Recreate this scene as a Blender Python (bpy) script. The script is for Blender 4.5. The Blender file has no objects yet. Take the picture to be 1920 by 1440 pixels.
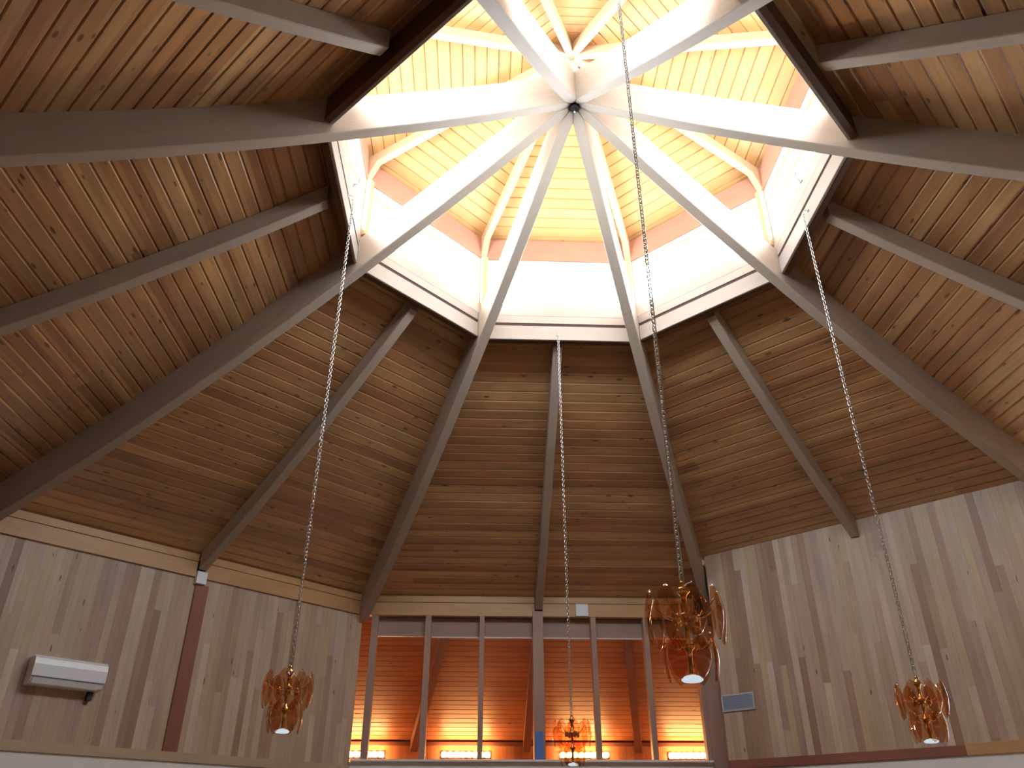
import bpy, math, random
from mathutils import Vector, Matrix
random.seed(11)
SC = bpy.context.scene
COL = SC.collection
D = math.pi/180
U = 2.4            # metres per layout unit (unit = corner radius of the lantern curb)
Z0 = 6.76          # height of the curb's lower edge above the floor
T8 = math.tan(22.5*D); C8 = math.cos(22.5*D)

# ------------------------------------------------------------------ layout
def zb(r):                       # underside of the main roof beams along their radius
    return 0.614 - 0.7114*r + 0.0512*r*r
DP = 0.177                       # beam depth = deck above beam underside
def roof(s): return zb(s/C8) + DP        # underside of lower roof deck at apothem s
def lroof(s): return 0.64 + 0.368*(0.924 - s)   # underside of lantern roof deck
S_CURB = 0.924
S_WALL = 2.63
S_RIGHT = 2.295                  # the back right wall stands further in
FLOOR = -Z0/U

def Wd(p): return Vector((p[0]*U, p[1]*U, p[2]*U + Z0))
def seg_axes(k):
    a = (90 - 45*k)*D
    n = Vector((math.cos(a), math.sin(a), 0)); t = Vector((n.y, -n.x, 0))
    return n, t
def SP(k, s, t, z):              # segment coordinates -> layout units
    n, tn = seg_axes(k)
    p = n*s + tn*t
    return (p.x, p.y, z)
def SW(k, s, t, z): return Wd(SP(k, s, t, z))
SIDE = {0:'back', 1:'back_right', 2:'right', 3:'front_right', 4:'front', -3:'front_left', -2:'left', -1:'back_left'}
SEGS = [0, 1, 2, 3, 4, -3, -2, -1]

# ------------------------------------------------------------------ mesh builder
class MB:
    def __init__(self):
        self.v = []; self.f = []; self.uv = []; self.sm = []; self.mi = []
    def face(self, pts, uvs=None, smooth=False, mi=0):
        i = len(self.v)
        self.v += [tuple(p) for p in pts]
        self.f.append(list(range(i, i+len(pts))))
        self.uv.append(uvs if uvs else [(0, 0)]*len(pts)); self.sm.append(smooth); self.mi.append(mi)
    def grid(self, rows, uvrows=None, smooth=True, closed_u=False, closed_v=False, mi=0):
        i = len(self.v); n = len(rows[0]); m = len(rows)
        for r in rows: self.v += [tuple(p) for p in r]
        for a in range(m if closed_v else m-1):
            for b in range(n if closed_u else n-1):
                a2 = (a+1) % m; b2 = (b+1) % n
                self.f.append([i+a*n+b, i+a*n+b2, i+a2*n+b2, i+a2*n+b])
                if uvrows: self.uv.append([uvrows[a][b], uvrows[a][b2], uvrows[a2][b2], uvrows[a2][b]])
                else: self.uv.append([(b/n, a/m), ((b+1)/n, a/m), ((b+1)/n, (a+1)/m), (b/n, (a+1)/m)])
                self.sm.append(smooth); self.mi.append(mi)
    def hexa(self, a, b, mi=0, uv=True):
        """a, b: two loops of n points (ends of a prism)"""
        n = len(a)
        def ud(p, q): return (Vector(p)-Vector(q)).length
        L = ud(a[0], b[0]); acc = 0.0; off = random.random()*7
        for i in range(n):
            j = (i+1) % n; w = ud(a[i], a[j])
            self.face([a[i], a[j], b[j], b[i]], [(off, acc), (off, acc+w), (off+L, acc+w), (off+L, acc)], mi=mi)
            acc += w
        self.face(list(reversed(a)), [(0, 0)]*n, mi=mi); self.face(list(b), [(0, 0)]*n, mi=mi)
    def box(self, c, sx, sy, sz, M=None, ch=0.0, mi=0, axis=0):
        """box centred at c, half sizes; axis = long (grain) axis; ch = chamfer"""
        h = [sx, sy, sz]; ax = axis; o = [i for i in range(3) if i != ax]
        p, q = h[o[0]], h[o[1]]; ch = min(ch, p*.9, q*.9)
        if ch > 0: prof = [(-p+ch, -q), (p-ch, -q), (p, -q+ch), (p, q-ch), (p-ch, q), (-p+ch, q), (-p, q-ch), (-p, -q+ch)]
        else: prof = [(-p, -q), (p, -q), (p, q), (-p, q)]
        if ax == 1: prof = prof[::-1]
        def mk(sgn, pr):
            out = []
            for (u, v) in pr:
                P = [0, 0, 0]; P[ax] = sgn*h[ax]; P[o[0]] = u; P[o[1]] = v
                P = Vector(P)
                if M is not None: P = M @ P
                out.append(P + Vector(c))
            return out
        self.hexa(mk(-1, prof), mk(1, prof), mi=mi)
    def tube(self, pts, r, n=8, mi=0, caps=True, closed=False):
        pts = [Vector(p) for p in pts]; rows = []
        m = len(pts); prev = None
        for i, p in enumerate(pts):
            if closed: d = pts[(i+1) % m]-pts[i-1]
            else: d = pts[min(i+1, m-1)]-pts[max(i-1, 0)]
            d.normalize()
            up = prev if prev is not None else (Vector((0, 0, 1)) if abs(d.z) < .9 else Vector((1, 0, 0)))
            x = d.cross(up)
            if x.length < 1e-6: x = d.cross(Vector((0, 1, 0)))
            x.normalize(); y = x.cross(d).normalized(); prev = y
            rr = r[i] if isinstance(r, (list, tuple)) else r
            rows.append([p + (x*math.cos(2*math.pi*k/n) + y*math.sin(2*math.pi*k/n))*rr for k in range(n)])
        self.grid(rows, closed_u=True, closed_v=closed, mi=mi)
        if caps and not closed:
            self.face(rows[0], mi=mi); self.face(rows[-1][::-1], mi=mi)
    def lathe(self, prof, c=(0, 0, 0), n=20, mi=0, M=None):
        rows = []
        for (r, z) in prof:
            row = []
            for k in range(n):
                P = Vector((r*math.cos(2*math.pi*k/n), r*math.sin(2*math.pi*k/n), z))
                if M is not None: P = M @ P
                row.append(P+Vector(c))
            rows.append(row)
        self.grid(rows, closed_u=True, mi=mi)
    def mesh(self, name, mats):
        me = bpy.data.meshes.new(name)
        me.from_pydata(self.v, [], self.f)
        l = me.uv_layers.new(name='UVMap'); flat = []
        for u in self.uv:
            for a in u: flat += [a[0], a[1]]
        l.data.foreach_set('uv', flat)
        me.polygons.foreach_set('use_smooth', self.sm)
        if not isinstance(mats, (list, tuple)): mats = [mats]
        for m in mats: me.materials.append(m)
        me.polygons.foreach_set('material_index', self.mi)
        me.update()
        return me
    def build(self, name, mats, parent=None, weld=True):
        me = self.mesh(name, mats)
        if weld:
            import bmesh
            bm = bmesh.new(); bm.from_mesh(me)
            bmesh.ops.remove_doubles(bm, verts=bm.verts, dist=1e-5)
            bmesh.ops.recalc_face_normals(bm, faces=bm.faces)
            bm.to_mesh(me); bm.free()
        o = bpy.data.objects.new(name, me); COL.objects.link(o)
        if parent is not None: o.parent = parent
        return o

def tag(o, label=None, cat=None, group=None, kind=None):
    if label: o['label'] = label
    if cat: o['category'] = cat
    if group: o['group'] = group
    if kind: o['kind'] = kind
    return o
def struct(o, label=None, cat=None):
    o['kind'] = 'structure'
    return tag(o, label, cat)
def empty(name, loc, rz=0):
    o = bpy.data.objects.new(name, None); COL.objects.link(o)
    o.location = loc; o.rotation_euler = (0, 0, rz); o.empty_display_size = .1
    return o

# ------------------------------------------------------------------ materials
class NT:
    def __init__(self, name):
        self.m = bpy.data.materials.new(name); self.m.use_nodes = True
        self.t = self.m.node_tree; self.n = self.t.nodes; self.l = self.t.links
        self.n.clear()
        self.out = self.n.new('ShaderNodeOutputMaterial')
    def new(self, t, **kw):
        x = self.n.new(t)
        for k, v in kw.items():
            if k.startswith('i_'): x.inputs[k[2:].replace('_', ' ')].default_value = v
            else: setattr(x, k, v)
        return x
    def link(self, a, b): self.l.new(a, b)
    def math(self, op, a, b=None, c=None, clamp=False):
        x = self.n.new('ShaderNodeMath'); x.operation = op; x.use_clamp = clamp
        for i, v in enumerate((a, b, c)):
            if v is None: continue
            if isinstance(v, (int, float)): x.inputs[i].default_value = v
            else: self.link(v, x.inputs[i])
        return x.outputs[0]
    def mix(self, f, a, b, bt='MIX'):
        x = self.n.new('ShaderNodeMix'); x.data_type = 'RGBA'; x.blend_type = bt
        for i, v in ((0, f), (6, a), (7, b)):
            if isinstance(v, (int, float)): x.inputs[i].default_value = v
            elif isinstance(v, tuple): x.inputs[i].default_value = (v[0], v[1], v[2], 1)
            else: self.link(v, x.inputs[i])
        return x.outputs[2]
    def ramp(self, f, stops, interp='LINEAR'):
        x = self.n.new('ShaderNodeValToRGB'); e = x.color_ramp.elements; x.color_ramp.interpolation = interp
        while len(e) > 1: e.remove(e[-1])
        e[0].position = stops[0][0]; e[0].color = (*stops[0][1], 1)
        for p, c in stops[1:]:
            y = e.new(p); y.color = (*c, 1)
        self.link(f, x.inputs[0]); return x.outputs[0]
    def comb(self, x, y, z):
        c = self.n.new('ShaderNodeCombineXYZ')
        for i, v in enumerate((x, y, z)):
            if isinstance(v, (int, float)): c.inputs[i].default_value = v
            else: self.link(v, c.inputs[i])
        return c.outputs[0]

def simple(name, col, rough=.5, metal=0.0, spec=.5, coat=0, noise=.0, nscale=8):
    t = NT(name); b = t.new('ShaderNodeBsdfPrincipled'); t.link(b.outputs[0], t.out.inputs[0])
    b.inputs['Roughness'].default_value = rough; b.inputs['Metallic'].default_value = metal
    b.inputs['Specular IOR Level'].default_value = spec; b.inputs['Coat Weight'].default_value = coat
    b.inputs['Base Color'].default_value = (*col, 1)
    if noise > 0:
        tc = t.new('ShaderNodeTexCoord'); nz = t.new('ShaderNodeTexNoise'); nz.inputs['Scale'].default_value = nscale
        nz.inputs['Detail'].default_value = 4; t.link(tc.outputs['Object'], nz.inputs['Vector'])
        a = tuple(max(0, c*(1-noise)) for c in col); d = tuple(min(1, c*(1+noise)) for c in col)
        t.link(t.ramp(nz.outputs[0], [(.3, a), (.7, d)]), b.inputs['Base Color'])
    return t.m

def boards(name, width, length, stops, rough=.45, spec=.5, grain=.18, knots=.0, grooves=True, lighten=0.0, gdark=.35, coat=0.0, bump=.15, gw=.03, jit=.4, knot_col=(.05, .02, .01)):
    """boards running along UV.x, stacked along UV.y (both in metres)"""
    t = NT(name); b = t.new('ShaderNodeBsdfPrincipled'); t.link(b.outputs[0], t.out.inputs[0])
    uv = t.new('ShaderNodeUVMap'); sep = t.new('ShaderNodeSeparateXYZ'); t.link(uv.outputs[0], sep.inputs[0])
    x, y = sep.outputs[0], sep.outputs[1]
    row = t.math('DIVIDE', y, width); rid = t.math('FLOOR', row); fr = t.math('FRACT', row)
    wn = t.new('ShaderNodeTexWhiteNoise', noise_dimensions='1D'); t.link(rid, wn.inputs['W'])
    xo = t.math('ADD', t.math('DIVIDE', x, length), t.math('MULTIPLY', wn.outputs['Value'], 9.7))
    cid = t.math('FLOOR', xo)
    w2 = t.new('ShaderNodeTexWhiteNoise', noise_dimensions='2D'); t.link(t.comb(rid, cid, 0), w2.inputs['Vector'])
    col = t.ramp(w2.outputs['Value'], stops)
    seed = t.math('MULTIPLY', w2.outputs['Value'], 37.0)
    # grain
    g = t.new('ShaderNodeTexNoise'); g.inputs['Scale'].default_value = 1.0; g.inputs['Detail'].default_value = 5
    t.link(t.comb(t.math('MULTIPLY', x, 1.6), t.math('ADD', t.math('MULTIPLY', y, 34), t.math('MULTIPLY', seed, 9)), seed), g.inputs['Vector'])
    gm = t.math('MULTIPLY', t.math('SUBTRACT', g.outputs[0], .5), grain*2)
    val = t.math('ADD', 1.0, gm)
    # slow blotches along the board
    n2 = t.new('ShaderNodeTexNoise'); n2.inputs['Scale'].default_value = 1.3; n2.inputs['Detail'].default_value = 2
    t.link(t.comb(t.math('ADD', x, seed), t.math('MULTIPLY', y, 2.5), seed), n2.inputs['Vector'])
    val = t.math('MULTIPLY', val, t.math('ADD', 1-jit/2, t.math('MULTIPLY', n2.outputs[0], jit)))
    if grooves:
        e = t.math('MINIMUM', fr, t.math('SUBTRACT', 1.0, fr))
        gr = t.math('SMOOTH_MIN', t.math('DIVIDE', e, gw), 1.0, .2)
        val = t.math('MULTIPLY', val, t.math('ADD', gdark, t.math('MULTIPLY', gr, 1-gdark)))
    vv = t.comb(val, val, val)
    col = t.mix(1.0, col, vv, 'MULTIPLY')
    if knots > 0:
        vo = t.new('ShaderNodeTexVoronoi', feature='F1', voronoi_dimensions='2D'); vo.inputs['Scale'].default_value = 1.0; vo.inputs['Randomness'].default_value = 1
        t.link(t.comb(t.math('ADD', t.math('MULTIPLY', x, 2.4), seed), t.math('DIVIDE', y, width*1.15), seed), vo.inputs['Vector'])
        sc = t.new('ShaderNodeSeparateXYZ'); t.link(vo.outputs['Color'], sc.inputs[0])
        size = t.math('MULTIPLY', t.math('GREATER_THAN', sc.outputs[0], 1-knots), t.math('ADD', .045, t.math('MULTIPLY', sc.outputs[1], .075)))
        k = t.math('SUBTRACT', size, vo.outputs['Distance']); k = t.math('MULTIPLY', k, 30, clamp=True)
        col = t.mix(t.math('MULTIPLY', k, .75), col, knot_col)
    t.link(col, b.inputs['Base Color'])
    ro = t.math('ADD', rough-.08, t.math('MULTIPLY', n2.outputs[0], .16)); t.link(ro, b.inputs['Roughness'])
    b.inputs['Specular IOR Level'].default_value = spec; b.inputs['Coat Weight'].default_value = coat; b.inputs['Coat Roughness'].default_value = .32
    if bump > 0:
        bp = t.new('ShaderNodeBump'); bp.inputs['Strength'].default_value = bump; bp.inputs['Distance'].default_value = .01
        t.link(val, bp.inputs['Height']); t.link(bp.outputs[0], b.inputs['Normal'])
    return t.m

def glass(name, tint, ior=1.45, gl=1.0, rough=0.0):
    t = NT(name); tr = t.new('ShaderNodeBsdfTransparent'); tr.inputs[0].default_value = (*tint, 1)
    gs = t.new('ShaderNodeBsdfGlossy'); gs.inputs['Color'].default_value = (1, 1, 1, 1); gs.inputs['Roughness'].default_value = rough
    fr = t.new('ShaderNodeFresnel'); fr.inputs['IOR'].default_value = ior
    mx = t.new('ShaderNodeMixShader'); ge = t.new('ShaderNodeNewGeometry'); t.link(t.math('MULTIPLY', t.math('MULTIPLY', fr.outputs[0], gl), t.math('SUBTRACT', 1.0, ge.outputs['Backfacing'])), mx.inputs[0])
    t.link(tr.outputs[0], mx.inputs[1]); t.link(gs.outputs[0], mx.inputs[2]); t.link(mx.outputs[0], t.out.inputs[0])
    return t.m
def emit(name, col, s):
    t = NT(name); e = t.new('ShaderNodeEmission'); e.inputs[0].default_value = (*col, 1); e.inputs[1].default_value = s
    t.link(e.outputs[0], t.out.inputs[0]); return t.m

DECK_W = .135
M_DECK = boards('stained_deck_boards', DECK_W, 7.3,
    [(0, (.36, .165, .068)), (.25, (.45, .225, .092)), (.5, (.52, .285, .118)), (.75, (.58, .35, .15)), (1, (.42, .185, .072))],
    rough=.36, spec=1.0, coat=1.0, grain=.34, jit=.9, knots=.4, grooves=False, bump=.12)
M_LDECK = boards('pine_deck_boards', DECK_W, 4.1,
    [(0, (.46, .25, .09)), (.5, (.53, .30, .115)), (1, (.49, .27, .10))], rough=.5, spec=.4, grain=.08, knots=.12, grooves=False, bump=.05, knot_col=(.35, .14, .05))
M_ANNEX = boards('red_stained_boards', .135, 4.1,
    [(0, (.42, .14, .06)), (.5, (.52, .19, .08)), (1, (.47, .165, .07))], rough=.45, spec=.5, grain=.2, knots=.1, gdark=.45, bump=.12)
M_WALL = boards('cedar_wall_boards', .088, 2.9,
    [(0, (.33, .20, .14)), (.12, (.46, .33, .24)), (.3, (.57, .46, .36)), (.42, (.44, .32, .235)), (.56, (.64, .53, .43)), (.7, (.50, .38, .29)), (.8, (.54, .41, .27)), (.9, (.49, .36, .31)), (1, (.36, .22, .15))],
    rough=.5, spec=.35, grain=.2, knots=.08, gdark=.72, gw=.04, bump=.1, knot_col=(.12, .06, .03))
M_BEAM = boards('pale_glulam', 4.0, 40.0, [(0, (.46, .38, .31)), (1, (.50, .42, .34))], rough=.55, spec=.3, grain=.1, grooves=False, bump=.06)
M_LRAFT = boards('lantern_rafter_wood', 4.0, 40.0, [(0, (.52, .34, .20)), (1, (.56, .38, .22))], rough=.55, spec=.3, grain=.08, grooves=False, bump=.05)
M_HEADER = boards('lantern_header_wood', 4.0, 40.0, [(0, (.46, .21, .14)), (1, (.50, .24, .155))], rough=.5, spec=.3, grain=.1, grooves=False, bump=.05)
M_CURB = boards('curb_board_wood', 4.0, 40.0, [(0, (.52, .46, .41)), (1, (.56, .50, .45))], rough=.5, spec=.3, grain=.08, grooves=False, bump=.05)
M_TAN = boards('tan_base_board', 4.0, 40.0, [(0, (.52, .40, .28)), (1, (.57, .44, .31))], rough=.5, spec=.3, grain=.12, grooves=False, bump=.05)
M_STAIN = boards('dark_curb_unseen_walls', 4.0, 40.0, [(0, (.12, .058, .032)), (1, (.15, .074, .04))], rough=.5, spec=.3, grain=.15, grooves=False, bump=.05)
M_TRIM = boards('honey_trim_wood', 4.0, 40.0, [(0, (.56, .33, .15)), (1, (.62, .38, .18))], rough=.45, spec=.4, grain=.14, grooves=False, bump=.06)
M_MULL = boards('mullion_wood', 4.0, 40.0, [(0, (.42, .27, .22)), (1, (.46, .31, .25))], rough=.5, spec=.3, grain=.1, grooves=False, bump=.05)
M_REDW = boards('red_brown_wood', 4.0, 40.0, [(0, (.30, .12, .09)), (1, (.34, .14, .10))], rough=.5, spec=.3, grain=.2, grooves=False, bump=.08)
M_WHITE = simple('white_drywall', (.88, .88, .88), .8, noise=.02, nscale=3)
M_FLOOR = boards('hall_floor', .12, 1.2, [(0, (.24, .18, .13)), (1, (.30, .23, .17))], rough=.5, grain=.1, gdark=.7)
M_ROOFTOP = simple('pale_roof_membrane', (.62, .60, .56), .9)
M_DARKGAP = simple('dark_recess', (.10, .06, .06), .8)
M_STEEL = simple('galvanised_steel', (.62, .64, .66), .28, 1.0)
M_BRASS = simple('polished_brass', (.85, .60, .25), .16, 1.0)
M_DARKM = simple('dark_metal', (.05, .045, .05), .5, .6)
M_GLASS = glass('window_glass', (.97, .98, .98), 1.45, .8)
M_AMBER = glass('amber_glass', (.91, .70, .53), 1.5, 1.0)
M_CLEAR = glass('clear_crystal', (.96, .95, .92), 1.6, 1.0)
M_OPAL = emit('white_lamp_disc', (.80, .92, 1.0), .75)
M_ACW = simple('white_plastic', (.86, .88, .90), .3, spec=.5)
M_ACB = simple('blue_grey_plastic', (.10, .14, .24), .4)
M_GRILL = simple('grey_blue_grille', (.42, .50, .66), .5, 0)
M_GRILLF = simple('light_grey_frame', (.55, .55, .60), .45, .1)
M_PLATE = simple('white_plate', (.82, .86, .92), .5)
M_BLUE = simple('blue_paint', (.10, .22, .62), .5)
M_BULB = emit('warm_bulb', (1.0, .55, .20), 110.0)
M_CHROME = simple('chrome_backplate', (.75, .70, .62), .2, 1.0)

# ------------------------------------------------------------------ decks
def deck(name, k, prof, s0, s1, mats, width=DECK_W, tfun=None, gd=.014, gw=.008, thick=.03, voff=0.0, top=True):
    """boards laid across a roof segment; prof(s) underside height; s0<s1 in units"""
    mb = MB()
    tf = tfun or (lambda s: s*T8)
    N = 600; ss = [s0+(s1-s0)*i/N for i in range(N+1)]; arc = [0.0]
    for i in range(N):
        arc.append(arc[-1]+math.hypot(ss[i+1]-ss[i], prof(ss[i+1])-prof(ss[i]))*U)
    def s_at(a):
        lo, hi = 0, N
        while hi-lo > 1:
            m = (lo+hi)//2
            if arc[m] <= a: lo = m
            else: hi = m
        f = 0 if arc[hi] == arc[lo] else (a-arc[lo])/(arc[hi]-arc[lo])
        return ss[lo]+(ss[hi]-ss[lo])*min(max(f, 0), 1)
    L = arc[-1]; n = int(L/width)+1
    dg = gd/U
    uo = k*13.37+50
    def row(a, lift):
        s = s_at(a); h = tf(s); z = prof(s)+lift
        return [SW(k, s, -h, z), SW(k, s, h, z)], h*U
    for i in range(n):
        a0, a1 = i*width, min((i+1)*width, L)
        if a1-a0 < .02: continue
        cuts = [(a0, dg), (a0+gw, 0), (a1-gw, 0), (a1, dg)]
        for (p, q) in zip(cuts[:-1], cuts[1:]):
            A, ha = row(*p); B, hb = row(*q)
            e = 1e-4
            va = min(max(p[0], a0+e), a1-e)+voff; vb = min(max(q[0], a0+e), a1-e)+voff
            mb.face([A[0], A[1], B[1], B[0]], [(uo-ha, va), (uo+ha, va), (uo+hb, vb), (uo-hb, vb)])
    if top:
        R = 8
        for i in range(R):
            A, _ = row(L*i/R, thick); B, _ = row(L*(i+1)/R, thick)
            mb.face([B[0], B[1], A[1], A[0]], mi=1)
        for a in (0, L):
            A, _ = row(a, 0); B, _ = row(a, thick); mb.face([A[0], A[1], B[1], B[0]], mi=1)
    return mb.build(name, mats, weld=False)

for k in SEGS:
    o = deck('ceiling_'+SIDE[k], k, roof, .95, 2.80, [M_DECK, M_ROOFTOP], gd=.0145, gw=.013, voff=(k+4)*8.1*DECK_W*7)
    struct(o)
    o = deck('ceiling_lantern_'+SIDE[k], k, lroof, .012, 1.10, [M_LDECK, M_ROOFTOP], voff=(k+4)*11*DECK_W)
    struct(o)

# ------------------------------------------------------------------ beams
def beam(name, az, rs, bot, top, w, mat, parent=None, ch0=.003, wedge=False):
    """rectangular member in the vertical plane through the hub at azimuth az (deg)"""
    a = az*D; e = Vector((math.cos(a), math.sin(a), 0)); n = Vector((-e.y, e.x, 0))
    rows = []; uvs = []; h = w/2
    off = random.random()*30
    for r in rs:
        b, t = bot(r), top(r)
        h = min(w/2, r*T8-.0004) if wedge else w/2
        ch = min(ch0, h*.3)
        prof = [(-h+ch, b), (h-ch, b), (h, b+ch), (h, t), (-h, t), (-h, b+ch)]
        rows.append([Wd(e*r+n*x+Vector((0, 0, z))) for x, z in prof])
        acc = [0, w-2*ch, w-ch, w+t-b, 2*w+t-b, 2*w+2*(t-b)]
        uvs.append([(off+r*U, q*U+.3) for q in acc])
    mb = MB(); mb.grid(rows, uvs, smooth=False, closed_u=True)
    mb.face(rows[0][::-1]); mb.face(rows[-1])
    return mb.build(name, mat, parent)
def lin(a, b, n): return [a+(b-a)*i/n for i in range(n+1)]

BW = .049
R_IN = BW/2/T8+.0005
main_lab = {
 112.5: 'long pale roof beam running down to the left end of the mullioned glass screen',
 67.5: 'long pale roof beam running down to the right end of the mullioned glass screen',
 157.5: 'long pale roof beam running down to the lower left edge of the photo',
 22.5: 'long pale roof beam running down to the right edge beside the cedar wall top',
 202.5: 'long grey roof beam reaching the left edge nearly level, high in the photo',
 -22.5: 'long grey roof beam reaching the right edge nearly level, high in the photo',
 247.5: 'roof beam leaving the top edge of the photo just left of the hub',
 292.5: 'roof beam leaving the top edge of the photo just right of the hub'}
for az, lab in main_lab.items():
    o = beam('roof_beam', az, [.022, R_IN]+lin(.1, (S_WALL-.03)/C8, 26), zb, lambda r: zb(r)+DP-.003, BW, M_BEAM, wedge=True)
    tag(o, lab, 'roof beam', 'main beams radiating from the hub')

jack_lab = {
 0: 'short rafter down the middle of the back roof face, behind the hanging chain',
 1: 'short rafter ending over the right-hand cedar wall',
 2: 'short rafter in the right roof face, below the nearly level right beam',
 3: 'short rafter at the top right corner of the photo',
 4: 'short rafter of the roof face above the photo top',
 -3: 'short rafter with bluish underside at the top left corner',
 -2: 'short rafter in the left roof face, below the nearly level left beam',
 -1: 'short rafter ending at the white block over the left-hand cedar wall'}
for k in SEGS:
    if k == 4: continue
    s1 = S_WALL-.03 if k != 1 else S_RIGHT-.012
    o = beam('short_rafter', 90-45*k, lin(.99, s1, 16), lambda r: roof(r)-.088-.008*(r-.99), lambda r: roof(r)-.003, .046, M_BEAM)
    tag(o, jack_lab[k], 'rafter', 'short rafters mid-way across the roof faces')

lan_lab = {
 112.5: 'thin honey lantern rafter over the back left corner post',
 67.5: 'thin honey lantern rafter over the back right corner post',
 157.5: 'thin honey lantern rafter over the left corner post, with tapered end',
 22.5: 'thin honey lantern rafter over the right corner post, with tapered end',
 202.5: 'thin honey lantern rafter running above the left beam to the upper left',
 -22.5: 'thin honey lantern rafter running above the right beam to the upper right',
 247.5: 'thin honey lantern rafter rising left of the upper hub at the photo top',
 292.5: 'thin honey lantern rafter rising right of the upper hub at the photo top'}
LW = .034
def lbot(r):
    if r > .95: return .6-(r-.95)*2.0
    return .6+(.92-.6)*(.95-r)/.95
for az, lab in lan_lab.items():
    o = beam('lantern_rafter', az, [.012, LW/2/T8+.0005]+lin(.1, .95, 8)+[1.0], lbot, lambda r: lroof(r*C8)-.003, LW, M_LRAFT, wedge=True)
    tag(o, lab, 'rafter', 'lantern rafters under the pine boards')
post_lab = {112.5:'pale corner post of the lantern glazing at back left', 67.5:'pale corner post of the lantern glazing at back right',
 157.5:'pale corner post of the lantern glazing at left', 22.5:'pale corner post of the lantern glazing at right',
 202.5:'corner post of the lantern glazing above the left beam', -22.5:'corner post of the lantern glazing above the right beam',
 247.5:'corner post of the lantern glazing at front left', 292.5:'corner post of the lantern glazing at front right'}
for az, lab in post_lab.items():
    a = az*D; e = Vector((math.cos(a), math.sin(a), 0)); M = Matrix.Rotation(a, 3, 'Z')
    mb = MB(); z0, z1 = .165, .494
    mb.box(Wd(e*.985+Vector((0, 0, (z0+z1)/2))), .014*U, .016*U, (z1-z0)/2*U, M, ch=.006, axis=2)
    o = mb.build('lantern_post', M_LRAFT); tag(o, lab, 'post', 'corner posts of the lantern')

# hubs
def octa(r, z0, z1, rot=0):
    R = r/C8
    a = [Wd((R*math.cos((i*45+rot)*D), R*math.sin((i*45+rot)*D), z0)) for i in range(8)]
    b = [Wd((R*math.cos((i*45+rot)*D), R*math.sin((i*45+rot)*D), z1)) for i in range(8)]
    return a, b
h = empty('ridge_hub', Wd((0, 0, zb(.06))))
tag(h, 'small dark hub where the eight long beams meet', 'hub')
def local_octa(r, z0, z1, par, name, mat, seg=8):
    mb = MB(); R = r/C8
    a = [((R*math.cos((i*45)*D))*U, R*math.sin((i*45)*D)*U, z0*U) for i in range(8)]
    b = [(p[0], p[1], z1*U) for p in a]
    mb.hexa(a, b); return mb.build(name, mat, par)
local_octa(.0185, .024, .18, h, 'core', M_DARKM)
local_octa(.0185, .018, .0235, h, 'plate', M_DARKM)
mb = MB(); mb.lathe([(.0005, -.02), (.008, -.018), (.011, -.008), (.007, .01), (.007, .042)], n=12)
ob = mb.build('eye_bolt', M_STEEL, h)
h2 = empty('lantern_hub', Wd((0, 0, .905)))
tag(h2, 'small pale block where the thin lantern rafters meet', 'hub')
local_octa(.0105, .018, .07, h2, 'core', M_LRAFT)

# ------------------------------------------------------------------ lantern curb, headers, windows
def seg_box(mb, k, s0, s1, t0, t1, z0, z1, ch=.004, axis=1, mi=0):
    n, tn = seg_axes(k); M = Matrix((n, tn, Vector((0, 0, 1)))).transposed()
    c = SW(k, (s0+s1)/2, (t0+t1)/2, (z0+z1)/2)
    mb.box(c, (s1-s0)/2*U, abs(t1-t0)/2*U, (z1-z0)/2*U, M, ch=ch, axis=axis, mi=mi)
HALF = S_CURB*T8
tn_ = 1
for k in SEGS:
    mb = MB(); seg_box(mb, k, S_CURB, S_CURB+.0125, -HALF+.029, HALF-.029, 0, .081); struct(mb.build('trim_%d' % tn_, M_CURB)); tn_ += 1
    mb = MB(); seg_box(mb, k, S_CURB+.006, S_CURB+.0125, -HALF+.029, HALF-.029, .0815, .0965, ch=0); struct(mb.build('trim_%d' % tn_, M_DARKGAP)); tn_ += 1
    mb = MB(); seg_box(mb, k, S_CURB+.013, S_CURB+.036, -HALF+.024, HALF-.024, -.002, .1395, ch=.002); struct(mb.build('trim_%d' % tn_, M_STAIN)); tn_ += 1
    mb = MB(); seg_box(mb, k, S_CURB, S_CURB+.0125, -HALF+.029, HALF-.029, .097, .14, ch=.002); seg_box(mb, k, S_CURB, S_CURB+.024, -HALF-.002, HALF+.002, .1405, .197, ch=.002)
    struct(mb.build('trim_%d' % tn_, M_CURB)); tn_ += 1
    mb = MB(); seg_box(mb, k, S_CURB, S_CURB+.024, -HALF-.002, HALF+.002, .4975, .632, ch=.003); struct(mb.build('trim_%d' % tn_, M_HEADER)); tn_ += 1
lat = {-2: .10, 2: -.005}
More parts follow.
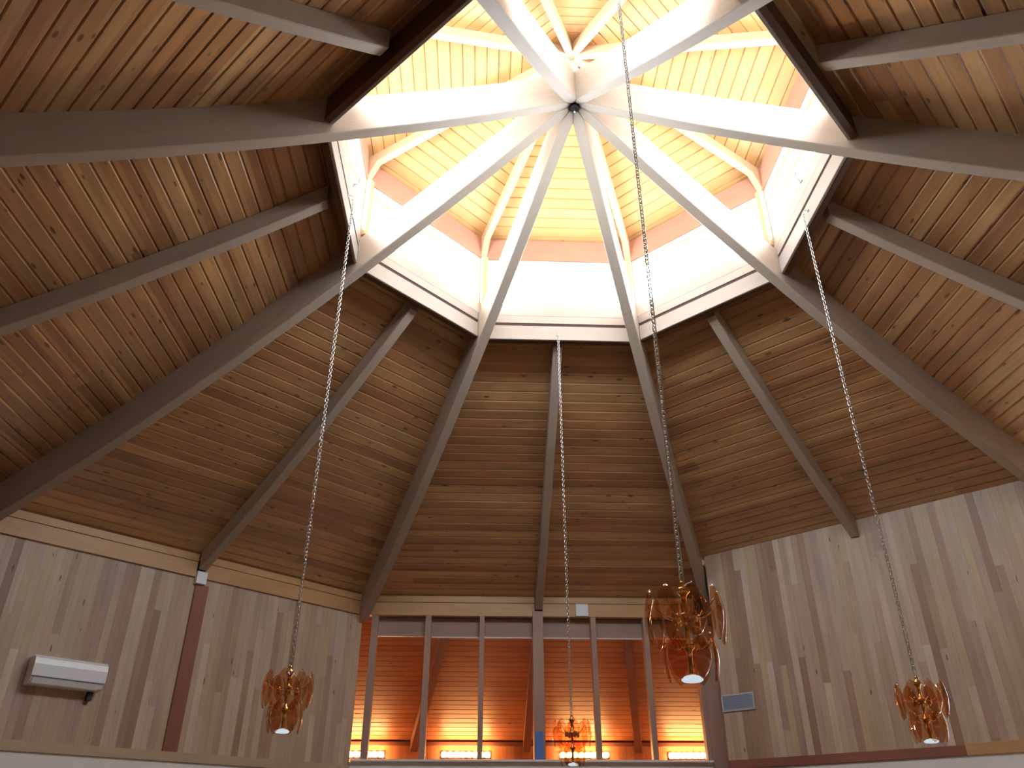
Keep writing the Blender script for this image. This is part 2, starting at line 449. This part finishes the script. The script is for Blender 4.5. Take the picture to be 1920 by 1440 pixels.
for i, k in enumerate(SEGS):
    mb = MB(); hw = HALF-.012
    seg_box(mb, k, S_CURB+.004, S_CURB+.02, -hw, hw, .1985, .212, ch=.002)
    seg_box(mb, k, S_CURB+.004, S_CURB+.02, -hw, hw, .484, .496, ch=.002)
    seg_box(mb, k, S_CURB+.004, S_CURB+.02, -hw, -hw+.012, .2125, .4835, ch=.002, axis=2)
    seg_box(mb, k, S_CURB+.004, S_CURB+.02, hw-.012, hw, .2125, .4835, ch=.002, axis=2)
    f = mb.build('window_%d' % (i+1), M_CURB); struct(f)
    mb = MB(); seg_box(mb, k, S_CURB+.010, S_CURB+.0125, -hw+.0125, hw-.0125, .213, .483, ch=0)
    mb.build('pane', M_GLASS, f)
    if k in lat:
        mb = MB(); t0 = lat[k]
        seg_box(mb, k, S_CURB-.004, S_CURB+.003, t0-.012, t0+.012, .20, .212, ch=.002)
        mb.tube([SW(k, S_CURB-.006, t0, .206), SW(k, S_CURB-.018, t0+.004, .215), SW(k, S_CURB-.02, t0+.008, .245)], .009, 8)
        mb.build('latch', M_STEEL, f)

# ------------------------------------------------------------------ walls
def wall_boards(name, k, s, t0, t1, ztopfun, z0, mat, thick=.05, n=12, uoff=0):
    """vertical boards: UV.x = height, UV.y = along the wall"""
    mb = MB()
    ts = lin(t0, t1, n)
    for a, b in zip(ts[:-1], ts[1:]):
        za, zb_ = ztopfun(a), ztopfun(b)
        q = [(z0*U+20, a*U+uoff), (z0*U+20, b*U+uoff), (zb_*U+20, b*U+uoff), (za*U+20, a*U+uoff)]
        mb.face([SW(k, s, a, z0), SW(k, s, b, z0), SW(k, s, b, zb_), SW(k, s, a, za)], q)
        mb.face([SW(k, s+thick, a, z0), SW(k, s+thick, b, z0), SW(k, s+thick, b, zb_), SW(k, s+thick, a, za)], q)
        mb.face([SW(k, s, a, za), SW(k, s, b, zb_), SW(k, s+thick, b, zb_), SW(k, s+thick, a, za)], q)
        mb.face([SW(k, s, a, z0), SW(k, s, b, z0), SW(k, s+thick, b, z0), SW(k, s+thick, a, z0)], q)
    for t in (t0, t1):
        z1 = ztopfun(t)
        mb.face([SW(k, s, t, z0), SW(k, s, t, z1), SW(k, s+thick, t, z1), SW(k, s+thick, t, z0)], [(0, 0), (1, 0), (1, .06), (0, .06)])
    return mb.build(name, mat, weld=False)
Z_TRIM = -1.78; Z_WHITE = -1.822; Z_SILL = -1.752
HW = S_WALL*T8
wall_parts = {}
for k in SEGS:
    if k == 0: continue
    s = S_RIGHT if k == 1 else S_WALL
    if k == 1: t0, t1 = -.905, S_RIGHT*T8+.02
    else: t0, t1 = -HW, HW
    ztop = roof(s)-.002 if k != -1 else -.945
    o = wall_boards('wall_'+SIDE[k], k, s, t0, t1, lambda t, z=ztop: z, Z_TRIM, M_WALL if abs(k) == 1 else M_STAIN, uoff=40+k*5.03)  # walls out of view are coloured dark to cut bounce light on the deck
    struct(o)
    mb = MB(); seg_box(mb, k, s, s+.05, t0, t1, -2.0, Z_WHITE-.001, ch=0); struct(mb.build('wall_lower_'+SIDE[k], M_WHITE))
    mb = MB(); seg_box(mb, k, s, s+.05, t0, t1, FLOOR, -2.0005, ch=0); struct(mb.build('wall_panelling_'+SIDE[k], M_TAN))  # unseen panelling, added in place of white wall to shape the bounce light
    if k == 1:
        mb = MB(); seg_box(mb, k, s-.012, s+.05, t0, .27, Z_WHITE, Z_TRIM, ch=.003); struct(mb.build('trim_%d' % tn_, M_REDW)); tn_ += 1
        mb = MB(); seg_box(mb, k, s-.012, s+.05, .2705, t1, Z_WHITE, Z_TRIM+.006, ch=.003); struct(mb.build('trim_%d' % tn_, M_TRIM)); tn_ += 1
    else:
        mb = MB(); seg_box(mb, k, s-.012, s+.05, t0, t1, Z_WHITE, Z_TRIM, ch=.003); struct(mb.build('trim_%d' % tn_, M_TRIM if k != -1 else M_TAN)); tn_ += 1
# the double header boards over the left cedar wall and the glass screen
for k in (-1, 0):
    e = .004
    for (za, zb2) in ((-.862, roof(S_WALL)-.004), (-.944, -.865)):
        for (t0, t1) in ((-HW+.035, -.0255), (.0255, HW-.035 if k == -1 else .985)):
            mb = MB(); seg_box(mb, k, S_WALL-.014, S_WALL+.03, t0, t1, za, zb2, ch=.0025)
            struct(mb.build('trim_%d' % tn_, M_TRIM)); tn_ += 1
# upper wall above the screen head (behind header boards)
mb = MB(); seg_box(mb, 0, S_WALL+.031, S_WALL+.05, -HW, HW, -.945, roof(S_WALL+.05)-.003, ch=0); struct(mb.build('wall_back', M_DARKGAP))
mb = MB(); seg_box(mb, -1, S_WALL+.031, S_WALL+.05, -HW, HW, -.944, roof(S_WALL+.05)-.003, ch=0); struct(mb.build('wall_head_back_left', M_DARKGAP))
# screen head rail behind the glass; added pale strip paints in its lit lower edge
mb = MB(); seg_box(mb, 0, S_WALL+.052, S_WALL+.075, -1.025, HW+.05, -1.056, -.90, ch=.002); struct(mb.build('trim_%d' % tn_, M_MULL)); tn_ += 1
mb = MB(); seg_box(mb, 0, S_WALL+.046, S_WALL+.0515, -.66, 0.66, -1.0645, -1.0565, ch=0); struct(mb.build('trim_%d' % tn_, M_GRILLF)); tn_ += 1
# lower back wall, sill
mb = MB(); seg_box(mb, 0, S_WALL-.01, S_WALL+.05, -HW, .99, -2.0, Z_SILL-.012, ch=0); struct(mb.build('wall_lower_back', M_WHITE))
mb = MB(); seg_box(mb, 0, S_WALL-.01, S_WALL+.05, -HW, .99, FLOOR, -2.0005, ch=0); struct(mb.build('wall_panelling_back', M_TAN))  # unseen panelling below the white band, added for the bounce light
mb = MB(); seg_box(mb, 0, S_WALL-.045, S_WALL+.06, -HW+.01, .985, Z_SILL-.0115, Z_SILL, ch=.003); struct(mb.build('trim_%d' % tn_, M_WHITE)); tn_ += 1
# short return between the glass screen and the right cedar wall
n1, t1v = seg_axes(1)
pA = n1*(S_RIGHT+.051)+t1v*(-.905); pB = Vector((HW+.02, S_WALL+.05, 0)); 
def prism(pts, z0, z1, name, mat):
    mb = MB(); a = [Wd((p[0], p[1], z0)) for p in pts]; b = [Wd((p[0], p[1], z1)) for p in pts]; mb.hexa(a, b); return mb.build(name, mat)
dr = (pB-pA); nr = Vector((-dr.y, dr.x, 0)).normalized()*.02
struct(prism([pA, pB, pB+nr, pA+nr], FLOOR, -.7, 'wall_return', M_MULL))
# red-brown board and white block under the short rafter on the left wall
mb = MB(); seg_box(mb, -1, S_WALL-.010, S_WALL-.0005, -.012, .062, Z_TRIM+.001, -.979, ch=.002, axis=2); o = mb.build('batten', M_REDW)
tag(o, 'red-brown vertical batten down the left-hand cedar wall under the white block', 'batten')
mb = MB(); seg_box(mb, -1, S_WALL-.03, S_WALL-.0005, -.024, .032, -.978, -.915, ch=.004, axis=2); o = mb.build('end_block', M_PLATE)
tag(o, 'small white block under the lower end of a short rafter', 'block')

# ------------------------------------------------------------------ glass screen in the back wall
scr = MB()
mull = [(-1.03, -.99), (-.70, -.664), (-.366, -.336), (.322, .354), (.648, .68), (.965, .99)]
fr = None
scr_root = empty('window_9', SW(0, S_WALL, 0, Z_SILL)); struct(scr_root)
inv = Matrix.Translation(-scr_root.location)
def child_build(mb, name, mat, par):
    off = Vector(par.location)
    mb.v = [tuple(Vector(p)-off) for p in mb.v]
    return mb.build(name, mat, par)
for (a, b) in mull:
    mb = MB(); seg_box(mb, 0, S_WALL-.012, S_WALL+.045, a, b, Z_SILL+.001, -.945, ch=.003, axis=2)
    child_build(mb, 'mullion', M_MULL, scr_root)
edges_ = [-.99, -.70, -.664, -.366, -.336, -.04, .026, .322, .354, .648, .68, .965]
for a, b in zip(edges_[::2], edges_[1::2]):
    mb = MB(); seg_box(mb, 0, S_WALL+.015, S_WALL+.0175, a+.001, b-.001, Z_SILL+.001, -.946, ch=0)
    child_build(mb, 'pane', M_GLASS, scr_root)
mb = MB(); seg_box(mb, 0, S_WALL-.03, S_WALL+.045, -.0395, .0255, Z_SILL+.001, -.916, ch=.004, axis=2); o = mb.build('post', M_MULL)
tag(o, 'broad wooden post in the middle of the glass screen', 'post')
mb = MB(); seg_box(mb, 0, S_WALL-.036, S_WALL-.0305, -.033, .012, Z_SILL+.001, -1.605, ch=.001, axis=2); o = mb.build('blue_strip', M_BLUE)
tag(o, 'bright blue upright strip at the foot of the broad middle post', 'strip')
mb = MB(); seg_box(mb, 0, S_WALL-.03, S_WALL-.0145, .232, .308, -.942, -.868, ch=.003); o = mb.build('cover_plate', M_PLATE)
tag(o, 'square white cover plate on the header board over the glass screen', 'plate')

mb = MB(); seg_box(mb, 0, S_WALL-.005, S_WALL+.045, .9905, 1.085, Z_SILL-.3, -.945, ch=.003, axis=2); struct(mb.build('trim_%d' % tn_, M_MULL)); tn_ += 1
# ------------------------------------------------------------------ side room behind the screen
def aroof(s): return -.86-.455*(s-2.68)
o = deck('ceiling_side_room', 0, aroof, 2.705, 4.14, [M_ANNEX, M_ROOFTOP], tfun=lambda s: 1.16+.62*(s-2.6)+.45, voff=3*DECK_W)
struct(o)
mb = MB(); seg_box(mb, 0, 4.11, 4.16, -2.6, 2.6, FLOOR, aroof(4.11)-.002, ch=0)
for i in range(len(mb.uv)): mb.uv[i] = [((v[1]), v[0]) for v in mb.uv[i]]
struct(mb.build('wall_side_room_far', M_ANNEX))
for sg, nm in ((-1, 'left'), (1, 'right')):
    pa = Vector((sg*1.60, S_WALL+.06, 0)); pb = Vector((sg*2.5, 4.12, 0)); w = Vector((sg*.04, 0, 0))
    struct(prism([pa, pb, pb+w, pa+w], FLOOR, -.86, 'wall_side_room_'+nm, M_ANNEX))
    # closing wall between the screen and the side room's side wall
    struct(prism([Vector((sg*(HW+.03), S_WALL+.055, 0)), pa+Vector((sg*.05, 0, 0)), pa+Vector((sg*.05, .03, 0)), Vector((sg*(HW+.03), S_WALL+.085, 0))], FLOOR, -.8, 'wall_side_room_near_'+nm, M_ANNEX))
mb = MB(); seg_box(mb, 0, 4.08, 4.1095, -2.4, 2.4, aroof(4.11)-.03, aroof(4.11)-.003, ch=.002); struct(mb.build('trim_%d' % tn_, M_REDW)); tn_ += 1
ann_lab = {-1:'dark rafter of the side room seen through the screen, left of the middle post', 0:'dark rafter of the side room hidden mostly by the middle post',
 1:'dark rafter of the side room seen through the screen, right of the middle post'}
for j in (-1, 0, 1):
    a = j*11.6*D; d = Vector((math.sin(a), math.cos(a), 0)); n = Vector((d.y, -d.x, 0))
    mb = MB(); w = .026; rows = []
    ends = []
    for s in (2.72, 4.075):
        r = s/math.cos(a); zt = aroof(s)-(.0045 if j else .0015); zz = zt-.085; P = d*r
        ends.append([Wd(P-n*w+Vector((0, 0, zz))), Wd(P+n*w+Vector((0, 0, zz))), Wd(P+n*w+Vector((0, 0, zt))), Wd(P-n*w+Vector((0, 0, zt)))])
    mb.hexa(ends[0], ends[1]); o = mb.build('side_room_rafter', M_REDW)
    tag(o, ann_lab[j], 'rafter', 'rafters of the side room')
# wall light bars
def light_bar(t, lab):
    n, tn = seg_axes(0)
    L = empty('wall_light', SW(0, 4.108, t, -1.60)); tag(L, lab, 'wall light', 'light bars in the side room')
    mb = MB(); mb.box((0, -.02, 0), .44, .02, .055, ch=.008, axis=0); mb.build('backplate', M_CHROME, L)
    for i in range(8):
        x = -.385+.11*i
        mb = MB(); mb.lathe([(.018, 0), (.02, .02), (.016, .035)], n=10, M=Matrix.Rotation(90*D, 3, 'X'), c=(x, -.041, 0)); sk = mb.build('socket', M_CHROME, L)
        mb = MB(); R = .047
        mb.lathe([(max(.0005, R*math.sin(q*math.pi/8)), R*math.cos(q*math.pi/8)) for q in range(9)], c=(x, -.118, 0), n=12); mb.build('bulb', M_BULB, sk)
    return L
light_bar(-1.235, 'glowing light bar cut by the left edge of the glass screen')
light_bar(-.45, 'glowing light bar between the left mullion and the middle post')
light_bar(.43, 'glowing light bar behind the clear hanging chandelier')
light_bar(1.245, 'glowing light bar at the right end of the glass screen')

# ------------------------------------------------------------------ floor
mb = MB(); R = 3.3
pts = [(R*math.cos((i*45+22.5)*D), R*math.sin((i*45+22.5)*D)) for i in range(8)]
a = [Wd((p[0], p[1], FLOOR-.04)) for p in pts]; b = [Wd((p[0], p[1], FLOOR)) for p in pts]
mb.face(b, [(p[0]*U, p[1]*U) for p in pts]); mb.face(a[::-1])
struct(mb.build('floor', M_FLOOR))
mb = MB(); q = [Wd((x, y, FLOOR-.002)) for x, y in ((-2.6, 2.7), (2.6, 2.7), (2.6, 4.2), (-2.6, 4.2))]; mb.face(q, [(p[0], p[1]) for p in q]); struct(mb.build('floor_side_room', M_FLOOR))

# ------------------------------------------------------------------ air conditioner
def build_ac():
    k = -1; n, tn = seg_axes(k)
    root = empty('air_conditioner', SW(k, S_WALL, -.537, -1.562))
    tag(root, 'white split air conditioner on the left-hand cedar wall', 'air conditioner')
    # local frame: X = along wall (tn), Y = out of the wall (-n), Z up
    R = Matrix((-tn, -n, Vector((0, 0, 1)))).transposed()
    root.rotation_euler = R.to_euler()
    W = .375; Hh = .285; dp = .20
    prof = [(0, 0.02), (0, Hh), (.15, Hh), (.185, Hh-.03), (dp, Hh-.09), (dp, .075)]
    low = [(dp, .062), (.17, .02), (.12, 0.0), (0, 0)]
    def extr(pr, x0, x1, name, mat, cap=True):
        mb = MB(); a = [(x0, y, z) for y, z in pr]; b = [(x1, y, z) for y, z in pr]; mb.hexa(a, b); return mb.build(name, mat, root)
    body = extr([(.002, 0.0), (.002, Hh-.004), (.14, Hh-.004), (.175, Hh-.034), (.188, Hh-.09), (.188, .066), (.16, .022), (.115, 0.0)], -W, W, 'body', M_ACW)
    extr([(.188, .078), (.189, Hh-.09), (.176, Hh-.033), (.141, Hh-.003), (.150, Hh+.004), (.188, Hh-.028), (.2, Hh-.088), (.2, .078)], -W-.004, W+.004, 'front_panel', M_ACW)
    extr([(.1885, .067), (.1885, .0765), (.194, .0765), (.194, .067)], -W+.004, W-.004, 'air_slot', M_ACB)
    v = extr([(.163, .012), (.1905, .06), (.197, .058), (.168, .008)], -W+.05, W-.02, 'louver', M_ACW)
    mb = MB(); mb.box((-.30, .045, -.045), .028, .028, .045, ch=.006, axis=2); mb.build('pipe_stub', M_DARKM, root)
build_ac()

# ------------------------------------------------------------------ vent grille on the right wall
def build_vent():
    k = 1; n, tn = seg_axes(k)
    root = empty('vent_grille', SW(k, S_RIGHT, -.808, -1.497)); tag(root, 'small blue-grey vent grille with pale frame on the right-hand cedar wall', 'vent')
    root.rotation_euler = Matrix((-tn, -n, Vector((0, 0, 1)))).transposed().to_euler()
    W, H = .235, .105
    mb = MB()
    for z in (-H+.011, H-.011): mb.box((0, .011, z), W, .010, .011, ch=.003, axis=0)
    for x in (-W+.011, W-.011): mb.box((x, .011, 0), .011, .010, H-.0225, ch=.003, axis=2)
    mb.build('frame', M_GRILLF, root)
    mb = MB(); mb.box((0, .004, 0), W-.023, .003, H-.023); mb.build('backing', M_GRILL, root)
    for i in range(9):
        z = -.072+.018*i
        mb = MB(); mb.box((0, .013, z), W-.023, .007, .0015, Matrix.Rotation(-35*D, 3, 'X'), axis=0); mb.build('louver', M_GRILL, root)
build_vent()

# ------------------------------------------------------------------ chandeliers
def petal_mesh(h, w, th=.009, bulge=.02):
    """oval glass slab hanging from its top; local X = outwards, Y = across, Z down from 0"""
    mb = MB(); nv, nu = 16, 8
    F, B = [], []
    for i in range(nv+1):
        v = i/nv; z = -v*h
        q = math.sin(math.pi*min(max(v, .0), 1))**.48*(1-.10*math.cos(2*math.pi*v))
        hw = max(.0015, w/2*q)
        f, b = [], []
        for j in range(nu+1):
            u = -1+2*j/nu; y = u*hw
            x = bulge*math.sin(math.pi*v) - .14*y*y/(w/2) + .004*math.cos(u*3.0)
            tt = th/2*math.sqrt(max(0.02, 1-u*u*.96))*min(1, q*1.6)
            f.append((x+tt, y, z)); b.append((x-tt, y, z))
        F.append(f); B.append(b)
    mb.grid(F); mb.grid([r[::-1] for r in B])
    mb.grid([[F[i][0], B[i][0]] for i in range(nv+1)]); mb.grid([[F[i][-1], B[i][-1]] for i in range(nv+1)])
    mb.face([*F[0], *B[0][::-1]]); mb.face([*F[-1], *B[-1][::-1]])
    return mb
def link_ring(mb, c, L, w, r, rot):
    pts = []
    n = 12
    for i in range(n):
        a = 2*math.pi*i/n; x = math.cos(a)*w; z = math.sin(a)*w + (L if math.sin(a) > 0 else -L)
        pts.append(Vector((x*math.cos(rot), x*math.sin(rot), z))+Vector(c))
    mb.tube(pts, r, 5, closed=True)

CH_H = 1.735*U           # from hook to top of fixture
def hang_chain(mb, top):
    pitch = .0285; z = .045; i = 0
    while z < top-.02:
        link_ring(mb, (0, 0, z), .0085, .0115, .0032, (i % 2)*math.pi/2+.5); z += pitch; i += 1
def make_chandelier():
    root = empty('chandelier', (0, 0, 0))
    # ---- frame (local z = 0 at the top of the stem)
    mb = MB()
    mb.lathe([(.0005, .03), (.010, .026), (.014, .016), (.009, .004), (.022, -.004), (.030, -.022), (.016, -.036), (.011, -.05), (.011, -.11), (.026, -.118), (.030, -.132), (.014, -.145),
              (.010, -.16), (.010, -.235), (.024, -.245), (.028, -.258), (.014, -.272), (.010, -.285), (.010, -.36), (.017, -.37), (.0005, -.38)], n=16)
    stem = mb.build('stem', M_BRASS, root)
    for n, r, z0, z1, rot in ((8, .146, -.125, -.075, 0), (6, .09, -.25, -.235, .3)):
        for i in range(n):
            a = 2*math.pi*i/n+rot; c, s = math.cos(a), math.sin(a)
            mb = MB()
            pts = []
            for q in range(7):
                f = q/6; rr = .02+(r-.02)*f; zz = z0+(z1-z0)*f**1.8-.02*math.sin(math.pi*f)
                pts.append((rr*c, rr*s, zz))
            pts.append(((r+.012)*c, (r+.012)*s, z1-.004)); pts.append(((r+.016)*c, (r+.016)*s, z1-.018)); pts.append(((r+.008)*c, (r+.008)*s, z1-.026))
            mb.tube(pts, .0022, 6); mb.build('arm', M_BRASS, root)
    for n, r, zt, h, w, rot in ((8, .148, -.012, .235, .108, 0), (6, .092, -.195, .205, .092, .3)):
        pm = petal_mesh(h, w).mesh('petal', M_AMBER)
        import bmesh as bmm
        bm = bmm.new(); bm.from_mesh(pm); bmm.ops.remove_doubles(bm, verts=bm.verts, dist=2e-5); bmm.ops.recalc_face_normals(bm, faces=bm.faces); bm.to_mesh(pm); bm.free()
        for i in range(n):
            a = 2*math.pi*i/n+rot
            o = bpy.data.objects.new('glass_petal', pm); COL.objects.link(o); o.parent = root
            o.location = (r*math.cos(a), r*math.sin(a), zt); o.rotation_euler = (0, random.uniform(-.05, .05), a+random.uniform(-.12, .12))
    # candle sockets with small clear bulbs
    for i in range(4):
        a = 2*math.pi*i/4+.4; x, y = .06*math.cos(a), .06*math.sin(a)
        mb = MB(); mb.lathe([(.0005, -.165), (.013, -.16), (.013, -.12), (.009, -.115)], c=(x, y, 0), n=10)
        mb.tube([(0, 0, -.14), (x*.6, y*.6, -.165), (x, y, -.16)], .004, 6); sk = mb.build('socket', M_BRASS, root)
        mb = MB(); mb.lathe([(.008, -.115), (.016, -.095), (.017, -.08), (.010, -.06), (.0008, -.045)], c=(x, y, 0), n=10); mb.build('bulb', M_CLEAR, sk)
    # white disc at the foot of the stem
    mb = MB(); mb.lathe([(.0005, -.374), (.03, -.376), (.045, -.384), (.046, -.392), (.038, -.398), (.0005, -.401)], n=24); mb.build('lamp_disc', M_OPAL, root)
    mb = MB(); hang_chain(mb, CH_H); mb.build('chain', M_STEEL, root, weld=False)
    # hook at the curb
    mb = MB()
    mb.tube([(.055, 0, CH_H+.045), (.03, 0, CH_H+.045), (.012, 0, CH_H+.04), (-.002, 0, CH_H+.022), (-.008, 0, CH_H), (0, 0, CH_H-.016), (.012, 0, CH_H-.014), (.016, 0, CH_H)], .0035, 8)
    mb.lathe([(.0005, 0), (.016, .001), (.018, .006), (.0005, .008)], c=(.056, 0, CH_H+.045), n=14, M=Matrix.Rotation(-90*D, 3, 'Y'))
    mb.build('ceiling_hook', M_STEEL, root)
    return root
def copy_tree(o, parent=None):
    c = o.copy(); COL.objects.link(c)
    if parent is not None: c.parent = parent
    for ch in list(o.children): copy_tree(ch, c)
    return c
proto = make_chandelier()
ch_lab = {-2: 'amber glass chandelier before the left-hand cedar wall, right of the air conditioner',
 0: 'chandelier hanging low before the glass screen, just right of the broad middle post',
 2: 'amber glass chandelier before the right-hand cedar wall, far from the vent grille',
 4: 'largest nearest amber glass chandelier, hanging at the right end of the glass screen'}
HOOK = {-2: (.899, .030, .060, -1.728), 0: (.899, -.006, .008, -1.742), 2: (.899, -.008, .028, -1.748), 4: (.899, -.012, .017, -1.742)}
for i, k in enumerate((4, -2, 0, 2)):
    o = proto if i == 0 else copy_tree(proto)
    s, t, zt, zf = HOOK[k]; top = SW(k, s, t, zt); H = (zt-zf)*U
    o.location = (top.x, top.y, top.z-H); o.rotation_euler = (0, 0, (90-45*k)*D)
    for c in o.children:
        if c.name.startswith('ceiling_hook'): c.location = (0, 0, H-CH_H)
        if c.name.startswith('chain'):
            mb = MB(); hang_chain(mb, H); c.data = mb.mesh('chain', M_STEEL)
    tag(o, ch_lab[k], 'chandelier', 'chandeliers hung from the lantern curb')

# ------------------------------------------------------------------ daylight and lamps
w = bpy.data.worlds.new('sky'); SC.world = w; w.use_nodes = True
nt = w.node_tree; bg = nt.nodes['Background']
bg.inputs[0].default_value = (.83, .92, 1.0, 1); bg.inputs[1].default_value = 34.0
for k in SEGS:
    L = bpy.data.lights.new('window_portal', 'AREA'); L.shape = 'RECTANGLE'
    L.size = 2*(HALF-.014)*U; L.size_y = .27*U; L.cycles.is_portal = True
    o = bpy.data.objects.new('window_portal', L); COL.objects.link(o)
    n, tn = seg_axes(k)
    o.location = SW(k, S_CURB+.03, 0, .348)
    o.rotation_euler = Matrix((-tn, Vector((0, 0, 1)), n)).transposed().to_euler()

# ------------------------------------------------------------------ camera
cam = bpy.data.cameras.new('camera'); cam.sensor_width = 36; cam.sensor_fit = 'HORIZONTAL'
cam.lens = 1479.8/1920*36; cam.clip_start = .05
co = bpy.data.objects.new('camera', cam); COL.objects.link(co)
yaw, pit, rol = -.0393, .5243, -.0001
fw = Vector((-math.sin(yaw)*math.cos(pit), math.cos(yaw)*math.cos(pit), math.sin(pit)))
rt = Vector((math.cos(yaw), math.sin(yaw), 0)); up = rt.cross(fw)
co.matrix_world = Matrix.Translation(Wd((-.3615, -2.343, -2.1483))) @ Matrix((rt, up, -fw)).transposed().to_4x4()
SC.camera = co
SC.view_settings.view_transform = 'Standard'; SC.view_settings.look = 'None'
SC.view_settings.exposure = 0.0; SC.view_settings.gamma = 1.0; SC.view_settings.use_curve_mapping = False
SC.cycles.use_denoising = True
SC.cycles.max_bounces = 12; SC.cycles.diffuse_bounces = 8; SC.cycles.transparent_max_bounces = 24
SC.cycles.sample_clamp_indirect = 20
